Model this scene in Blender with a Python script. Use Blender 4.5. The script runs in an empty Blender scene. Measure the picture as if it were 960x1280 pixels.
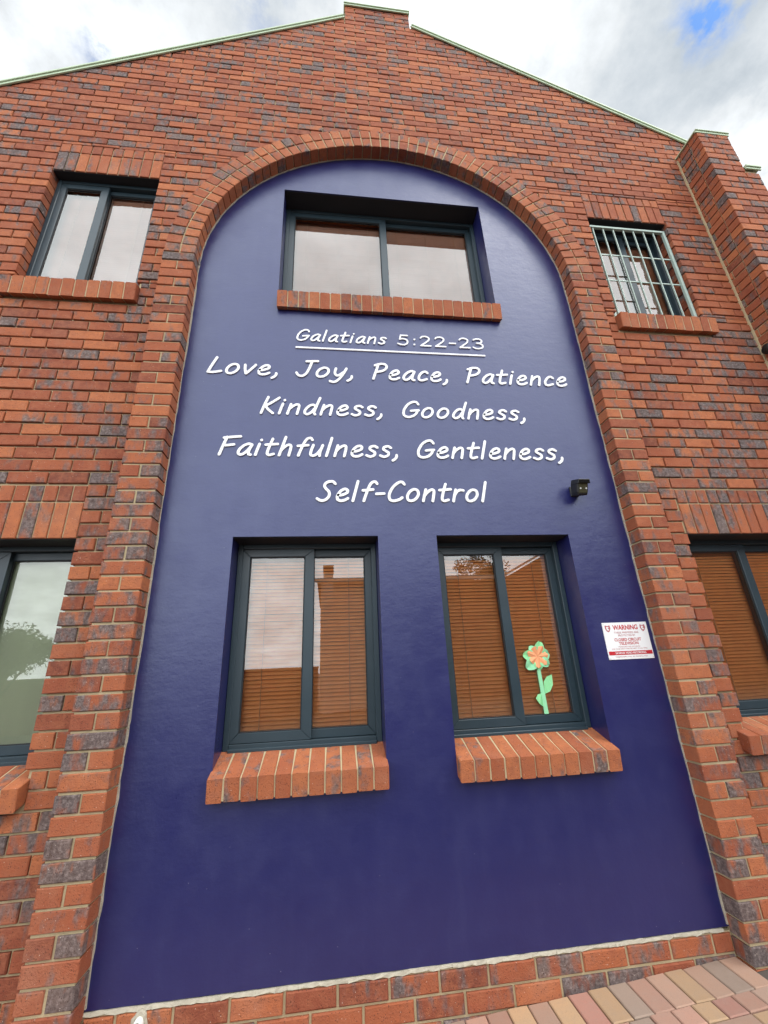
import bpy, bmesh, math, random
from mathutils import Vector, Matrix
rnd = random.Random(7)
OZ = 4.45                      # wall coordinates have z = 0 at the arch springing; the ground is near z = 0 in the scene
scene = bpy.context.scene
COL = scene.collection

# ------------------------------------------------------------------ camera
def make_camera():
    rv = Vector((-0.3556, -0.1178, -0.0215)); th = rv.length
    R = Matrix.Rotation(th, 3, rv.normalized()) @ Matrix(((1, 0, 0), (0, 0, -1), (0, 1, 0)))   # world -> (right, down, forward)
    cam = bpy.data.cameras.new('camera'); o = bpy.data.objects.new('camera', cam); COL.objects.link(o)
    M = Matrix((R[0], -R[1], -R[2])).transposed().to_4x4()
    M.translation = Vector((1.0503, -2.3975, -2.987 + OZ))
    o.matrix_world = M
    cam.sensor_fit = 'HORIZONTAL'; cam.sensor_width = 36.0; cam.lens = 517.9 / 960 * 36
    cam.clip_start = 0.05; cam.clip_end = 2000
    scene.camera = o
    return R
RC = make_camera()
def pixdir(px, py):            # the direction of the sky seen at a place of the photograph (used for the cloud layout only)
    return (RC.transposed() @ Vector(((px - 480) / 517.9, (py - 640) / 517.9, 1))).normalized()

# ------------------------------------------------------------------ exposure, world, sun
scene.view_settings.view_transform = 'Standard'; scene.view_settings.look = 'None'
scene.view_settings.exposure = 0.0; scene.view_settings.gamma = 1.0
scene.view_settings.use_curve_mapping = False
SUN_EL, SUN_AZ = math.radians(60), math.radians(124)      # azimuth clockwise from +y: light comes from the front right
def node(nt, t, **kw):
    n = nt.nodes.new(t)
    for k, v in kw.items():
        if k.startswith('i_'):
            key = k[2:]; key = int(key) if key.isdigit() else key.replace('_', ' ')
            n.inputs[key].default_value = v
        else: setattr(n, k, v)
    return n
def vmath(nt, op, a, b=None):
    n = node(nt, 'ShaderNodeVectorMath', operation=op)
    for i, v in enumerate((a, b)):
        if v is None: continue
        if hasattr(v, 'links'): nt.links.new(v, n.inputs[i])
        else: n.inputs[i].default_value = v
    return n
def mth(nt, op, a, b=None, c=None, clamp=False):
    n = node(nt, 'ShaderNodeMath', operation=op, use_clamp=clamp)
    for i, v in enumerate((a, b, c)):
        if v is None: continue
        if hasattr(v, 'links'): nt.links.new(v, n.inputs[i])
        else: n.inputs[i].default_value = v
    return n.outputs[0]
def mixc(nt, fac, a, b, mode='MIX'):
    n = node(nt, 'ShaderNodeMix', data_type='RGBA', blend_type=mode)
    for i, v in ((0, fac), (6, a), (7, b)):
        if hasattr(v, 'links'): nt.links.new(v, n.inputs[i])
        elif i == 0: n.inputs[0].default_value = v
        else: n.inputs[i].default_value = (*v, 1) if len(v) == 3 else v
    return n.outputs[2]
def ramp(nt, fac, stops):
    n = node(nt, 'ShaderNodeValToRGB')
    while len(n.color_ramp.elements) < len(stops): n.color_ramp.elements.new(0.5)
    for e, (p, c) in zip(n.color_ramp.elements, stops):
        e.position = p; e.color = (*c, 1) if len(c) == 3 else c
    nt.links.new(fac, n.inputs[0]); return n.outputs[0]
def noise(nt, vec, scale, detail=4, rough=0.55, dim='3D'):
    n = node(nt, 'ShaderNodeTexNoise', noise_dimensions=dim)
    n.inputs['Scale'].default_value = scale; n.inputs['Detail'].default_value = detail; n.inputs['Roughness'].default_value = rough
    if vec is not None: nt.links.new(vec, n.inputs['Vector'])
    return n.outputs[0]

def make_world():
    w = bpy.data.worlds.new('World'); scene.world = w; w.use_nodes = True
    nt = w.node_tree; nt.nodes.clear()
    sky = node(nt, 'ShaderNodeTexSky', sky_type='NISHITA', sun_disc=False, sun_elevation=SUN_EL, sun_rotation=SUN_AZ)
    tc = node(nt, 'ShaderNodeTexCoord'); d = vmath(nt, 'NORMALIZE', tc.outputs['Generated']).outputs[0]
    sep = node(nt, 'ShaderNodeSeparateXYZ'); nt.links.new(d, sep.inputs[0])
    zz = mth(nt, 'ADD', mth(nt, 'MAXIMUM', sep.outputs[2], 0.0), 0.25)
    cv = node(nt, 'ShaderNodeCombineXYZ')
    nt.links.new(mth(nt, 'DIVIDE', sep.outputs[0], zz), cv.inputs[0]); nt.links.new(mth(nt, 'DIVIDE', sep.outputs[1], zz), cv.inputs[1])
    wv = vmath(nt, 'ADD', cv.outputs[0], (3.7, 1.9, 0)).outputs[0]
    n1 = noise(nt, wv, 2.6, 8, 0.58); n2 = noise(nt, wv, 7.0, 8, 0.62)
    def blob(px, py, width):
        dt = vmath(nt, 'DOT_PRODUCT', d, tuple(pixdir(px, py))).outputs['Value']
        return mth(nt, 'POWER', mth(nt, 'MAXIMUM', dt, 0.0), 1.0 / (width * width))
    # brightness of the cloud deck: grey overhead, bright in front (where the sun stands) and in some bright banks above the gable
    front = node(nt, 'ShaderNodeMapRange', interpolation_type='SMOOTHSTEP'); nt.links.new(sep.outputs[1], front.inputs[0])
    front.inputs[1].default_value = 0.22; front.inputs[2].default_value = -0.7; front.inputs[3].default_value = 7.7; front.inputs[4].default_value = SKY_FRONT
    low = node(nt, 'ShaderNodeMapRange', interpolation_type='SMOOTHSTEP'); nt.links.new(sep.outputs[2], low.inputs[0])
    low.inputs[1].default_value = 0.0; low.inputs[2].default_value = 0.45; low.inputs[3].default_value = 1.05; low.inputs[4].default_value = 1.0
    b = mth(nt, 'MULTIPLY', front.outputs[0], low.outputs[0])
    b = mth(nt, 'MULTIPLY', b, mth(nt, 'MULTIPLY_ADD', n1, 0.8, 0.62))
    b = mth(nt, 'MULTIPLY', b, mth(nt, 'MULTIPLY_ADD', n2, 0.8, 0.6))
    for px, py, wd, amp in ((585, 0, 0.12, 7), (500, 20, 0.06, 1.5), (60, 30, 0.11, 2.2), (185, 60, 0.06, 2.2), (955, 190, 0.06, 5), (0, 90, 0.05, 1.5)):
        b = mth(nt, 'MULTIPLY_ADD', mth(nt, 'MULTIPLY', blob(px, py, wd), mth(nt, 'MULTIPLY_ADD', n2, 3.0, -0.75, clamp=True)), amp, b)
    tint = node(nt, 'ShaderNodeMapRange'); nt.links.new(b, tint.inputs[0]); tint.inputs[1].default_value = 5.0; tint.inputs[2].default_value = 9.0
    cloud = node(nt, 'ShaderNodeVectorMath', operation='SCALE'); nt.links.new(mixc(nt, tint.outputs[0], (0.80, 0.93, 1.06), (0.94, 0.985, 1.02)), cloud.inputs[0]); nt.links.new(b, cloud.inputs['Scale'])
    # blue gaps
    gap = mth(nt, 'MULTIPLY', mth(nt, 'SUBTRACT', 0.33, n1), 9.0, clamp=True)
    n3 = noise(nt, wv, 13.0, 7, 0.6)
    for px, py, wd, amp in ((900, -6, 0.036, 0.95), (880, 30, 0.018, 0.5), (322, 0, 0.035, 0.45), (124, 66, 0.020, 0.8)):
        gap = mth(nt, 'ADD', gap, mth(nt, 'MULTIPLY', mth(nt, 'MULTIPLY', mth(nt, 'SUBTRACT', mth(nt, 'MULTIPLY', blob(px, py, wd), mth(nt, 'MULTIPLY_ADD', n3, 7.0, -3.0)), 0.10), 0.9, clamp=True), amp), clamp=True)
    skyc = node(nt, 'ShaderNodeVectorMath', operation='SCALE'); nt.links.new(mixc(nt, 1.0, sky.outputs[0], (0.60, 0.95, 1.35), 'MULTIPLY'), skyc.inputs[0]); skyc.inputs['Scale'].default_value = 1.7
    bg = node(nt, 'ShaderNodeBackground'); bg.inputs[1].default_value = 0.1
    nt.links.new(mixc(nt, gap, cloud.outputs[0], skyc.outputs[0]), bg.inputs[0])
    out = node(nt, 'ShaderNodeOutputWorld'); nt.links.new(bg.outputs[0], out.inputs[0])
SKY_FRONT = 29.0
make_world()
def make_sun():
    l = bpy.data.lights.new('sun', 'SUN'); l.energy = 1.5; l.angle = math.radians(28); l.color = (1.0, 0.95, 0.88)
    o = bpy.data.objects.new('sun', l); COL.objects.link(o)
    s = Vector((math.sin(SUN_AZ) * math.cos(SUN_EL), math.cos(SUN_AZ) * math.cos(SUN_EL), math.sin(SUN_EL)))
    o.rotation_euler = s.to_track_quat('Z', 'Y').to_euler(); o.location = (8, -8, 14)
make_sun()

# ------------------------------------------------------------------ materials
def mat(name):
    m = bpy.data.materials.new(name); m.use_nodes = True
    nt = m.node_tree; return m, nt, nt.nodes['Principled BSDF']
def simple(name, col, rough=0.5, spec=0.5, metal=0.0, var=0.0, vscale=6.0, bump=0.0, bscale=80.0):
    m, nt, p = mat(name)
    p.inputs['Roughness'].default_value = rough; p.inputs['Specular IOR Level'].default_value = spec; p.inputs['Metallic'].default_value = metal
    p.inputs['Base Color'].default_value = (*col, 1)
    tc = node(nt, 'ShaderNodeTexCoord')
    if var:
        n = noise(nt, tc.outputs['Object'], vscale, 6)
        c = mixc(nt, n, tuple(x * (1 - var) for x in col), tuple(min(1, x * (1 + var)) for x in col)); nt.links.new(c, p.inputs['Base Color'])
        nt.links.new(mth(nt, 'MULTIPLY_ADD', n, 0.2, rough - 0.1), p.inputs['Roughness'])
    if bump:
        b = node(nt, 'ShaderNodeBump'); b.inputs['Strength'].default_value = bump; b.inputs['Distance'].default_value = 0.004
        nt.links.new(noise(nt, tc.outputs['Object'], bscale, 6, 0.6), b.inputs['Height']); nt.links.new(b.outputs[0], p.inputs['Normal'])
    return m
def brick_material():
    m, nt, p = mat('face_brick')
    at = node(nt, 'ShaderNodeAttribute', attribute_name='bk'); sep = node(nt, 'ShaderNodeSeparateColor'); nt.links.new(at.outputs['Color'], sep.inputs[0])
    h, f, sd = sep.outputs[0], sep.outputs[1], sep.outputs[2]
    tc = node(nt, 'ShaderNodeTexCoord')
    off = node(nt, 'ShaderNodeCombineXYZ')
    for i in range(3): nt.links.new(mth(nt, 'MULTIPLY', sd, 37.0 + 11 * i), off.inputs[i])
    v = vmath(nt, 'ADD', tc.outputs['Object'], off.outputs[0]).outputs[0]
    mp = node(nt, 'ShaderNodeMapping'); nt.links.new(v, mp.inputs[0]); mp.inputs['Scale'].default_value = (1.0, 1.0, 0.45)
    base = ramp(nt, h, [(0.0, (0.15, 0.043, 0.030)), (0.3, (0.27, 0.070, 0.037)), (0.65, (0.37, 0.108, 0.047)), (1.0, (0.47, 0.158, 0.065))])
    nv = noise(nt, v, 26, 7, 0.7)
    base = mixc(nt, mth(nt, 'MULTIPLY_ADD', nv, 2.4, -0.75, clamp=True), base, mixc(nt, noise(nt, v, 9, 3), (0.20, 0.056, 0.036), (0.45, 0.165, 0.080)))
    # kiln flashing: grey-purple patches
    nf = noise(nt, mp.outputs[0], 17, 4, 0.55)
    th = mth(nt, 'MULTIPLY_ADD', f, -0.52, 0.78)
    fl = mth(nt, 'MULTIPLY', mth(nt, 'SUBTRACT', nf, th), 6.0, clamp=True)
    nf2 = noise(nt, v, 60, 4, 0.65)
    gry = ramp(nt, nf2, [(0.3, (0.052, 0.046, 0.045)), (0.52, (0.130, 0.115, 0.113)), (0.74, (0.28, 0.235, 0.22))])
    base = mixc(nt, mth(nt, 'MULTIPLY', fl, 0.9), base, gry)
    # dust bloom, dark pores and pale grit
    bl = noise(nt, tc.outputs['Object'], 3.2, 6, 0.65)
    base = mixc(nt, mth(nt, 'MULTIPLY', mth(nt, 'SUBTRACT', bl, 0.52), 0.9, clamp=True), base, (0.45, 0.27, 0.19))
    vo = node(nt, 'ShaderNodeTexVoronoi'); vo.inputs['Scale'].default_value = 120; nt.links.new(v, vo.inputs['Vector'])
    sc = node(nt, 'ShaderNodeSeparateColor'); nt.links.new(vo.outputs['Color'], sc.inputs[0])
    pore = mth(nt, 'MULTIPLY', mth(nt, 'LESS_THAN', vo.outputs['Distance'], 0.26), mth(nt, 'GREATER_THAN', sc.outputs[0], 0.66))
    base = mixc(nt, mth(nt, 'MULTIPLY', pore, 0.7), base, (0.07, 0.035, 0.028))
    grit = mth(nt, 'MULTIPLY', mth(nt, 'LESS_THAN', vo.outputs['Distance'], 0.2), mth(nt, 'LESS_THAN', sc.outputs[0], 0.05))
    base = mixc(nt, mth(nt, 'MULTIPLY', grit, 0.7), base, (0.6, 0.5, 0.42))
    nt.links.new(base, p.inputs['Base Color'])
    p.inputs['Roughness'].default_value = 0.8; p.inputs['Specular IOR Level'].default_value = 0.18
    b = node(nt, 'ShaderNodeBump'); b.inputs['Strength'].default_value = 0.9; b.inputs['Distance'].default_value = 0.005
    hgt = mth(nt, 'MULTIPLY_ADD', pore, -0.8, noise(nt, v, 130, 5, 0.65)); nt.links.new(hgt, b.inputs['Height']); nt.links.new(b.outputs[0], p.inputs['Normal'])
    return m
def paint_material():
    m, nt, p = mat('navy_paint')
    tc = node(nt, 'ShaderNodeTexCoord'); o = tc.outputs['Object']
    n1 = noise(nt, o, 1.6, 6, 0.6); n2 = noise(nt, o, 9, 5, 0.6)
    c = mixc(nt, n1, (0.0085, 0.0095, 0.076), (0.014, 0.0155, 0.100))
    c = mixc(nt, mth(nt, 'MULTIPLY', mth(nt, 'SUBTRACT', n2, 0.5), 0.8, clamp=True), c, (0.030, 0.033, 0.130))
    # pale chalky scuffs and drip specks
    mp = node(nt, 'ShaderNodeMapping'); nt.links.new(o, mp.inputs[0]); mp.inputs['Rotation'].default_value = (0, 0.6, 0); mp.inputs['Scale'].default_value = (2.4, 1, 9)
    n3 = noise(nt, mp.outputs[0], 2.2, 7, 0.7)
    c = mixc(nt, mth(nt, 'MULTIPLY', mth(nt, 'SUBTRACT', n3, 0.66), 1.6, clamp=True), c, (0.14, 0.14, 0.24))
    vo = node(nt, 'ShaderNodeTexVoronoi'); vo.inputs['Scale'].default_value = 14; nt.links.new(o, vo.inputs['Vector'])
    c = mixc(nt, mth(nt, 'MULTIPLY', mth(nt, 'LESS_THAN', vo.outputs['Distance'], 0.022), 0.5), c, (0.4, 0.4, 0.45))
    # faint run marks and roller laps
    mp2 = node(nt, 'ShaderNodeMapping'); nt.links.new(o, mp2.inputs[0]); mp2.inputs['Scale'].default_value = (11, 1, 0.7)
    n4 = noise(nt, mp2.outputs[0], 1.0, 6, 0.65)
    c = mixc(nt, mth(nt, 'MULTIPLY', mth(nt, 'SUBTRACT', n4, 0.50), 1.3, clamp=True), c, (0.022, 0.025, 0.108))
    nt.links.new(c, p.inputs['Base Color'])
    nt.links.new(mth(nt, 'MULTIPLY_ADD', n2, 0.16, mth(nt, 'MULTIPLY_ADD', noise(nt, o, 3.5, 6, 0.65), 0.34, 0.10)), p.inputs['Roughness']); p.inputs['Specular IOR Level'].default_value = 0.9; p.inputs['Specular Tint'].default_value = (0.80, 0.86, 1.0, 1)
    b = node(nt, 'ShaderNodeBump'); b.inputs['Strength'].default_value = 0.30; b.inputs['Distance'].default_value = 0.006
    hh = mth(nt, 'MULTIPLY_ADD', noise(nt, o, 60, 4, 0.6), 0.22, mth(nt, 'MULTIPLY_ADD', n3, 0.55, mth(nt, 'MULTIPLY', noise(nt, o, 14, 5, 0.6), 0.9)))
    nt.links.new(hh, b.inputs['Height']); nt.links.new(b.outputs[0], p.inputs['Normal'])
    return m
def glass_material():
    m = bpy.data.materials.new('window_glass'); m.use_nodes = True; nt = m.node_tree; nt.nodes.clear()
    fr = node(nt, 'ShaderNodeFresnel'); fr.inputs['IOR'].default_value = 1.75
    f = fr.outputs[0]; f2 = mth(nt, 'DIVIDE', mth(nt, 'MULTIPLY', f, 2.0), mth(nt, 'ADD', f, 1.0))      # two faces of the pane
    tr = node(nt, 'ShaderNodeBsdfTransparent'); tr.inputs[0].default_value = (0.97, 0.985, 0.975, 1)
    gl = node(nt, 'ShaderNodeBsdfGlossy'); gl.inputs['Roughness'].default_value = 0.0; gl.inputs['Color'].default_value = (0.94, 0.95, 0.93, 1)
    mx = node(nt, 'ShaderNodeMixShader'); nt.links.new(f2, mx.inputs[0]); nt.links.new(tr.outputs[0], mx.inputs[1]); nt.links.new(gl.outputs[0], mx.inputs[2])
    out = node(nt, 'ShaderNodeOutputMaterial'); nt.links.new(mx.outputs[0], out.inputs[0])
    return m
def attr_material(name, rough=0.8, bump=0.4):
    m, nt, p = mat(name)
    at = node(nt, 'ShaderNodeAttribute', attribute_name='bk'); tc = node(nt, 'ShaderNodeTexCoord')
    n = noise(nt, tc.outputs['Object'], 28, 6, 0.65); n2 = noise(nt, tc.outputs['Object'], 220, 3, 0.6)
    c = mixc(nt, mth(nt, 'MULTIPLY', n, 0.6), at.outputs['Color'], (0.32, 0.25, 0.20))
    c = mixc(nt, mth(nt, 'MULTIPLY', mth(nt, 'SUBTRACT', n2, 0.55), 2.0, clamp=True), c, (0.13, 0.11, 0.1))
    nt.links.new(c, p.inputs['Base Color']); p.inputs['Roughness'].default_value = rough
    b = node(nt, 'ShaderNodeBump'); b.inputs['Strength'].default_value = bump; b.inputs['Distance'].default_value = 0.003
    nt.links.new(n2, b.inputs['Height']); nt.links.new(b.outputs[0], p.inputs['Normal'])
    return m
def bricktex_material(name, c1, c2, mortar, bw, bh, mw, axis='XZ'):
    m, nt, p = mat(name); tc = node(nt, 'ShaderNodeTexCoord'); mp = node(nt, 'ShaderNodeMapping'); nt.links.new(tc.outputs['Object'], mp.inputs[0])
    if axis == 'XZ': mp.inputs['Rotation'].default_value = (math.radians(-90), 0, 0)
    bt = node(nt, 'ShaderNodeTexBrick'); nt.links.new(mp.outputs[0], bt.inputs['Vector'])
    bt.inputs['Color1'].default_value = (*c1, 1); bt.inputs['Color2'].default_value = (*c2, 1); bt.inputs['Mortar'].default_value = (*mortar, 1)
    bt.inputs['Scale'].default_value = 1.0; bt.inputs['Mortar Size'].default_value = mw; bt.inputs['Brick Width'].default_value = bw; bt.inputs['Row Height'].default_value = bh
    c = mixc(nt, mth(nt, 'MULTIPLY', noise(nt, tc.outputs['Object'], 2.0, 6), 0.6), bt.outputs['Color'], tuple(x * 0.6 for x in c1))
    nt.links.new(c, p.inputs['Base Color']); p.inputs['Roughness'].default_value = 0.85
    return m
def leaf_material(name, c1, c2):
    m, nt, p = mat(name); at = node(nt, 'ShaderNodeAttribute', attribute_name='bk'); sep = node(nt, 'ShaderNodeSeparateColor'); nt.links.new(at.outputs['Color'], sep.inputs[0])
    nt.links.new(mixc(nt, sep.outputs[0], c1, c2), p.inputs['Base Color']); p.inputs['Roughness'].default_value = 0.6
    return m
BRICK = brick_material(); NAVY = paint_material(); GLASS = glass_material()
MORTAR = simple('mortar', (0.45, 0.36, 0.22), 0.9, 0.2, var=0.28, vscale=14, bump=0.8, bscale=160)
SMEAR = simple('cement_smear', (0.42, 0.38, 0.30), 0.9, 0.2, var=0.35, vscale=30, bump=0.8, bscale=120)
FRAME = simple('slate_frame', (0.022, 0.040, 0.052), 0.38, 0.5, var=0.12, vscale=9)
SOFFIT_SHADE = simple('painted_soffit_shade', (0.016, 0.018, 0.022), 0.6, 0.3, var=0.2)  # near-black colour standing in for the shade under the window heads
RUBBER = simple('black_gasket', (0.012, 0.012, 0.013), 0.6)
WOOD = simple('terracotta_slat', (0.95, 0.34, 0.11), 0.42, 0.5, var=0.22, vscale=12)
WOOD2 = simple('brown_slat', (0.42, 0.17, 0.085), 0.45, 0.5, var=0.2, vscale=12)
CORD = simple('blind_cord', (0.42, 0.22, 0.12), 0.8)
SAGE = simple('sage_blind', (0.56, 0.60, 0.44), 0.8, var=0.1, vscale=3)
WHITE = simple('white_letter', (0.83, 0.83, 0.84), 0.35, var=0.03)
FLASH = simple('pale_green_flashing', (0.44, 0.54, 0.37), 0.5, var=0.15, vscale=7)
BARS = simple('pale_green_bar', (0.36, 0.45, 0.40), 0.5, var=0.15, vscale=20)
BLACK = simple('black_plastic', (0.012, 0.012, 0.011), 0.4, var=0.2)
SMOKE = simple('smoked_lens', (0.05, 0.046, 0.022), 0.45, 0.3)
CHROME = simple('led_chip', (0.7, 0.72, 0.7), 0.25)
SIGNW = simple('sign_white', (0.80, 0.80, 0.80), 0.4, var=0.04)
SIGNR = simple('sign_red', (0.50, 0.02, 0.03), 0.4)
SIGNP = simple('sign_faded_red', (0.45, 0.12, 0.13), 0.45)
PVC = simple('white_pvc', (0.78, 0.78, 0.74), 0.35, var=0.08, vscale=40)
MINT = simple('mint_paper', (0.26, 0.66, 0.30), 0.7, var=0.1, vscale=20)
MINT2 = simple('mint_paper_alt', (0.30, 0.72, 0.40), 0.7, var=0.1, vscale=20)  # second mint tone, for alternate petals and the stem
PEACH = simple('peach_paper', (0.85, 0.36, 0.17), 0.7, var=0.12, vscale=30)
PAVER = attr_material('paver')
DARK = simple('interior_wall', (0.10, 0.09, 0.08), 0.9)
ROOFM = simple('roof_sheet', (0.10, 0.13, 0.11), 0.6, var=0.2, vscale=2)
BARK = simple('bark', (0.09, 0.065, 0.045), 0.9, var=0.4, vscale=10, bump=0.8, bscale=40)
PAVE_FAR = bricktex_material('paving_far', (0.105, 0.078, 0.062), (0.085, 0.077, 0.068), (0.05, 0.04, 0.033), 0.2, 0.1, 0.004, 'XY')
FARBRICK = bricktex_material('neighbour_brick', (0.33, 0.12, 0.07), (0.25, 0.10, 0.07), (0.32, 0.27, 0.2), 0.232, 0.085, 0.006)
FARTILE = bricktex_material('neighbour_tile', (0.20, 0.085, 0.06), (0.15, 0.07, 0.05), (0.05, 0.03, 0.02), 0.3, 0.32, 0.01, 'XY')
PLASTER = simple('pale_plaster', (0.78, 0.74, 0.66), 0.9, var=0.15, vscale=2)
LEAF1 = leaf_material('leaf_dark', (0.030, 0.055, 0.016), (0.075, 0.115, 0.035))
LEAF2 = leaf_material('leaf_olive', (0.045, 0.065, 0.028), (0.10, 0.125, 0.055))

# ------------------------------------------------------------------ mesh helpers
BASE = {}
class MB:
    def __init__(s): s.v, s.f, s.m, s.c, s.sm = [], [], [], [], []
    def add(s, vs, fs, mi=0, col=(0.5, 0.0, 0.5), smooth=False):
        o = len(s.v); s.v += [tuple(v) for v in vs]
        for f in fs: s.f.append(tuple(i + o for i in f)); s.m.append(mi); s.c.append(col); s.sm.append(smooth)
    def box(s, x0, x1, y0, y1, z0, z1, mi=0, col=(0.5, 0, 0.5), ch=0.0):
        if ch: return s.prism([(x0, z0), (x1, z0), (x1, z1), (x0, z1)], y0, y1, mi=mi, col=col, ch=ch)
        v = [(x, y, z) for x in (x0, x1) for y in (y0, y1) for z in (z0, z1)]
        s.add(v, [(0, 1, 3, 2), (4, 6, 7, 5), (0, 4, 5, 1), (2, 3, 7, 6), (0, 2, 6, 4), (1, 5, 7, 3)], mi, col)
    def prism(s, poly, y0, y1, mi=0, col=(0.5, 0, 0.5), ch=0.003, jit=0.0, fr=None):
        """polygon in (u,w), front face at depth y0, back at y1; fr maps (u,y,w) to the world (default identity)"""
        n = len(poly)
        a = sum(poly[i][0] * poly[(i + 1) % n][1] - poly[(i + 1) % n][0] * poly[i][1] for i in range(n))
        if a < 0: poly = poly[::-1]
        cx = sum(p[0] for p in poly) / n; cz = sum(p[1] for p in poly) / n
        ins = []
        for i in range(n):
            p0, p, p1 = poly[i - 1], poly[i], poly[(i + 1) % n]
            d0 = Vector((p[0] - p0[0], p[1] - p0[1])); d1 = Vector((p1[0] - p[0], p1[1] - p[1]))
            d0 = d0.normalized() if d0.length > 1e-9 else Vector((1, 0)); d1 = d1.normalized() if d1.length > 1e-9 else Vector((1, 0))
            nn = Vector((-d0.y, d0.x)) + Vector((-d1.y, d1.x)); k = max(0.5, nn.length_squared / 2)
            q = Vector(p) + nn * (ch / k) + Vector((rnd.uniform(-jit, jit), rnd.uniform(-jit, jit)))
            ins.append((q.x, q.y))
        yc = y0 + (ch if y1 > y0 else -ch)
        vs = [(p[0], y1, p[1]) for p in poly] + [(p[0], yc, p[1]) for p in poly] + [(p[0], y0 + rnd.uniform(-jit, jit), p[1]) for p in ins]
        fs = []
        for i in range(n):
            j = (i + 1) % n
            fs += [(i, j, n + j, n + i), (n + i, n + j, 2 * n + j, 2 * n + i)]
        fs.append(tuple(range(2 * n, 3 * n))); fs.append(tuple(range(n))[::-1])
        if fr: vs = [fr(*v) for v in vs]
        s.add(vs, fs, mi, col)
    def tube(s, pts, r, seg=10, mi=0, caps=True, col=(0.5, 0, 0.5)):
        pts = [Vector(p) for p in pts]; rs = r if isinstance(r, (list, tuple)) else [r] * len(pts); vs = []
        for i, p in enumerate(pts):
            t = (pts[min(i + 1, len(pts) - 1)] - pts[max(i - 1, 0)]).normalized()
            a = t.orthogonal().normalized() if i == 0 else (a - t * a.dot(t)).normalized()
            b = t.cross(a)
            vs += [p + (a * math.cos(2 * math.pi * k / seg) + b * math.sin(2 * math.pi * k / seg)) * rs[i] for k in range(seg)]
        fs = [(i * seg + k, i * seg + (k + 1) % seg, (i + 1) * seg + (k + 1) % seg, (i + 1) * seg + k) for i in range(len(pts) - 1) for k in range(seg)]
        if caps: fs += [tuple(range(seg))[::-1], tuple(range((len(pts) - 1) * seg, len(pts) * seg))]
        s.add(vs, fs, mi, col, True)
    def mesh_in(s, me, mi=0):
        s.add([v.co for v in me.vertices], [tuple(p.vertices) for p in me.polygons], mi)
    def build(s, name, mats, parent=None, base=None):
        if not isinstance(mats, (list, tuple)): mats = [mats]
        b = Vector(BASE[parent.name]) if parent else Vector(base or (0, 0, 0))
        me = bpy.data.meshes.new(name); me.from_pydata([(x - b.x, y - b.y, z - b.z) for x, y, z in s.v], [], s.f)
        for m in mats: me.materials.append(m)
        me.polygons.foreach_set('material_index', s.m); me.polygons.foreach_set('use_smooth', s.sm)
        ca = me.color_attributes.new('bk', 'FLOAT_COLOR', 'CORNER'); data = []
        for p, c in zip(me.polygons, s.c): data += [c[0], c[1], c[2], 1.0] * p.loop_total
        ca.data.foreach_set('color', data); me.update()
        o = bpy.data.objects.new(name, me); COL.objects.link(o)
        if parent: o.parent = parent
        else: o.location = (b.x, b.y, b.z + OZ)
        BASE[o.name] = tuple(b)
        return o
def thing(name, label, cat, base, group=None):
    o = bpy.data.objects.new(name, None); COL.objects.link(o); o.empty_display_size = 0.2
    o.location = (base[0], base[1], base[2] + OZ); BASE[o.name] = tuple(base); tag(o, label, cat, group); return o
def tag(o, label, cat, group=None):
    o['label'] = label; o['category'] = cat
    if group: o['group'] = group
    return o
def structure(o): o['kind'] = 'structure'; return o
def fill2d(loops, y0, y1):
    """flat shape with holes in (x,z), extruded from y0 to y1; returns a mesh in world axes"""
    cu = bpy.data.curves.new('tmp', 'CURVE'); cu.dimensions = '2D'; cu.fill_mode = 'BOTH'; cu.extrude = abs(y1 - y0) / 2
    for lp in loops:
        sp = cu.splines.new('POLY'); sp.points.add(len(lp) - 1); sp.use_cyclic_u = True
        for pt, (x, z) in zip(sp.points, lp): pt.co = (x, z, 0, 1)
    o = bpy.data.objects.new('tmp', cu); COL.objects.link(o)
    bpy.context.view_layer.update()
    me = bpy.data.meshes.new_from_object(o.evaluated_get(bpy.context.evaluated_depsgraph_get()))
    bpy.data.objects.remove(o); bpy.data.curves.remove(cu)
    for v in me.vertices:
        x, z, t = v.co; v.co = (x, (y0 + y1) / 2 - t, z)
    return me
def rect(x0, x1, z0, z1): return [(x0, z0), (x1, z0), (x1, z1), (x0, z1)]

# ------------------------------------------------------------------ dimensions (metres)
P = 0.085; BH = 0.073; BL = 0.222; HD = 0.106; J = 0.012
CX, RI, RO = 1.521, 1.521, 1.745           # arch centre, inner and outer radius
PX0, PX1 = 0.0, 3.042                      # inner faces of the two piers
WY, PY = 0.112, 0.112                      # face of the wall, face of the painted panel
FY = 0.275                                 # face of the window frames
ZB = -4.31                                 # foot of the painted panel
PIER_X = 4.751
WIN = dict(UL=(-1.27, -0.43, -0.20, 0.985), UR=(3.475, 4.30, -0.20, 0.985), UC=(0.615, 2.385, -0.19, 0.985),
           LL=(0.435, 1.325, -3.40, -2.215), LR=(1.705, 2.612, -3.40, -2.215), FL=(-1.42, -0.45, -3.39, -2.215), FR=(3.50, 4.60, -3.39, -2.215))
def gable(x):
    return 2.03 + 0.647 * (x + 1.925) if x < 1.55 else 4.02 - 0.554 * (x - 1.95)
def ground_z(x):
    x = max(-3.0, min(5.5, x)); return -4.42 - 0.060 * (2.97 - x)
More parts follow.
